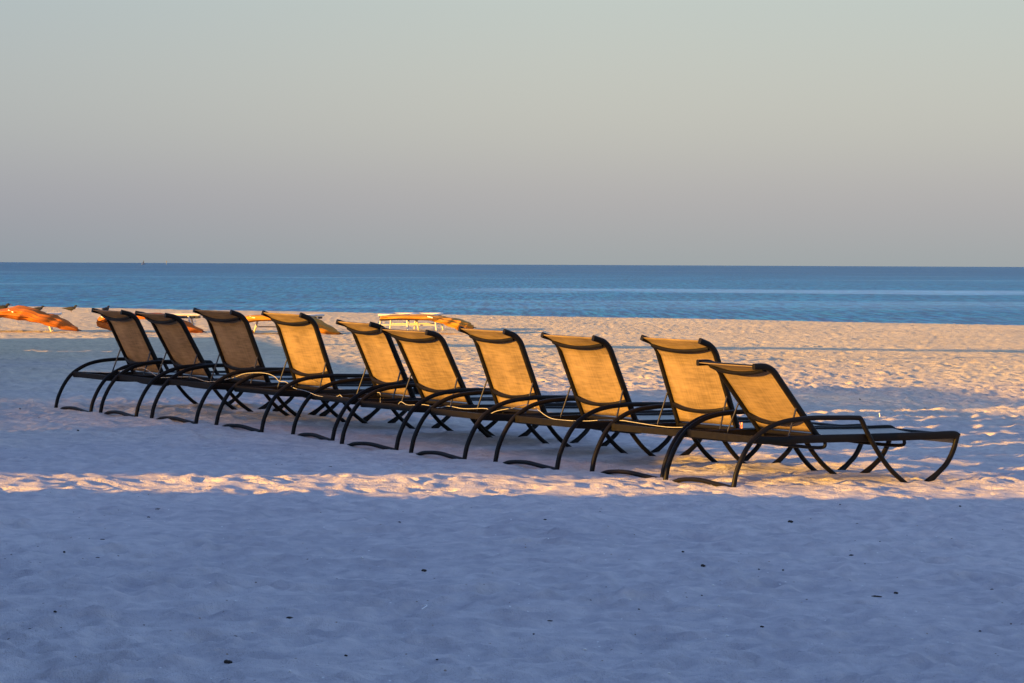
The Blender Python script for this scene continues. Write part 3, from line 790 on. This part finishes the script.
W = bpy.data.worlds.new('World'); SC.world = W; W.use_nodes = True
nt = W.node_tree; bg = nt.nodes['Background']
sky = nt.nodes.new('ShaderNodeTexSky'); sky.sky_type = 'NISHITA'; sky.sun_disc = False
sky.sun_elevation = ELEV; sky.sun_rotation = math.radians(180) + PHI
sky.air_density = 1.0; sky.dust_density = 0.22; sky.ozone_density = 2.4
def wn(t, **kw): return N(nt, t, **kw)
geo = wn('ShaderNodeTexCoord'); nrm = wn('ShaderNodeVectorMath', operation='NORMALIZE'); nt.links.new(geo.outputs['Generated'], nrm.inputs[0])
sep = wn('ShaderNodeSeparateXYZ'); nt.links.new(nrm.outputs[0], sep.inputs[0])
# sea haze low in the sky opposite the sun
hz = wn('ShaderNodeValToRGB'); cr = hz.color_ramp; cr.interpolation = 'LINEAR'
mr = wn('ShaderNodeMapRange'); mr.inputs['From Min'].default_value = 0; mr.inputs['From Max'].default_value = .2
nt.links.new(sep.outputs[2], mr.inputs['Value']); nt.links.new(mr.outputs['Result'], hz.inputs['Fac'])
HZ = [(0, (1.25, 1.36, 1.39)), (.10, (1.54, 1.51, 1.50)), (.22, (1.85, 1.84, 1.68)), (.46, (1.90, 2.10, 1.98)), (1, (1.5, 2.1, 2.5))]
_xs = [q[0] for q in HZ]
def _hz(p):                                   # smooth (monotone cubic) run through the haze tones
    out = []
    for k in range(3):
        ys = [q[1][k] for q in HZ]; m = np.gradient(ys, _xs)
        i = min(max(int(np.searchsorted(_xs, p, 'right')) - 1, 0), len(_xs) - 2); h_ = _xs[i + 1] - _xs[i]; t = (p - _xs[i]) / h_
        out.append(float((2*t**3-3*t*t+1)*ys[i] + (t**3-2*t*t+t)*h_*m[i] + (-2*t**3+3*t*t)*ys[i+1] + (t**3-t*t)*h_*m[i+1]))
    return tuple(out)
HZ = [(p, _hz(p)) for p in list(np.linspace(0, .5, 22)) + [.6, .7, .8, .9, 1.0]]
while len(cr.elements) < len(HZ): cr.elements.new(.5)
for e, (p_, c_) in zip(cr.elements, HZ):
    e.position = p_; e.color = (*c_, 1)
fe = wn('ShaderNodeMapRange', interpolation_type='SMOOTHSTEP'); fe.inputs['From Min'].default_value = .10; fe.inputs['From Max'].default_value = .32; fe.inputs['To Min'].default_value = 1; fe.inputs['To Max'].default_value = 0
nt.links.new(sep.outputs[2], fe.inputs['Value'])
dt = wn('ShaderNodeVectorMath', operation='DOT_PRODUCT'); dt.inputs[1].default_value = (DX, DY, 0); nt.links.new(nrm.outputs[0], dt.inputs[0])
fa = wn('ShaderNodeMapRange', interpolation_type='SMOOTHSTEP'); fa.inputs['From Min'].default_value = -.45; fa.inputs['From Max'].default_value = .15
nt.links.new(dt.outputs['Value'], fa.inputs['Value'])
mm = wn('ShaderNodeMath', operation='MULTIPLY'); nt.links.new(fe.outputs['Result'], mm.inputs[0]); nt.links.new(fa.outputs['Result'], mm.inputs[1])
mx = wn('ShaderNodeMix'); mx.data_type = 'RGBA'; mx.clamp_factor = True
tint = wn('ShaderNodeVectorMath', operation='MULTIPLY'); tint.inputs[1].default_value = (1.75, 1.49, 1.75)   # clear morning air, a little violet
nt.links.new(sky.outputs['Color'], tint.inputs[0])
nt.links.new(mm.outputs[0], mx.inputs[0]); nt.links.new(tint.outputs[0], mx.inputs[6])
az = wn('ShaderNodeMapRange', interpolation_type='SMOOTHSTEP'); az.inputs['From Min'].default_value = -.26; az.inputs['From Max'].default_value = .06
nt.links.new(sep.outputs[0], az.inputs['Value'])
azc = wn('ShaderNodeMix'); azc.data_type = 'RGBA'; azc.inputs[6].default_value = (.80, .84, .93, 1); azc.inputs[7].default_value = (1, 1, 1, 1); nt.links.new(az.outputs['Result'], azc.inputs[0])
azm = wn('ShaderNodeVectorMath', operation='MULTIPLY'); nt.links.new(hz.outputs['Color'], azm.inputs[0]); nt.links.new(azc.outputs[2], azm.inputs[1])
nt.links.new(azm.outputs[0], mx.inputs[7])
nt.links.new(mx.outputs[2], bg.inputs['Color']); bg.inputs['Strength'].default_value = .05

cam = bpy.data.cameras.new('camera'); co = link(bpy.data.objects.new('camera', cam))
cam.sensor_width = 36; cam.lens = F / 1024 * 36; cam.clip_start = .5; cam.clip_end = 90000
Rm = Matrix.Rotation(math.pi / 2 - PITCH, 4, 'X') @ Matrix.Rotation(ROLL, 4, 'Z')
co.matrix_world = Rm
SC.camera = co
vs = SC.view_settings
vs.view_transform = 'Standard'; vs.look = 'None'; vs.gamma = 1; vs.use_curve_mapping = False; vs.exposure = 2.5
SC.cycles.use_denoising = True
SC.cycles.max_bounces = 6
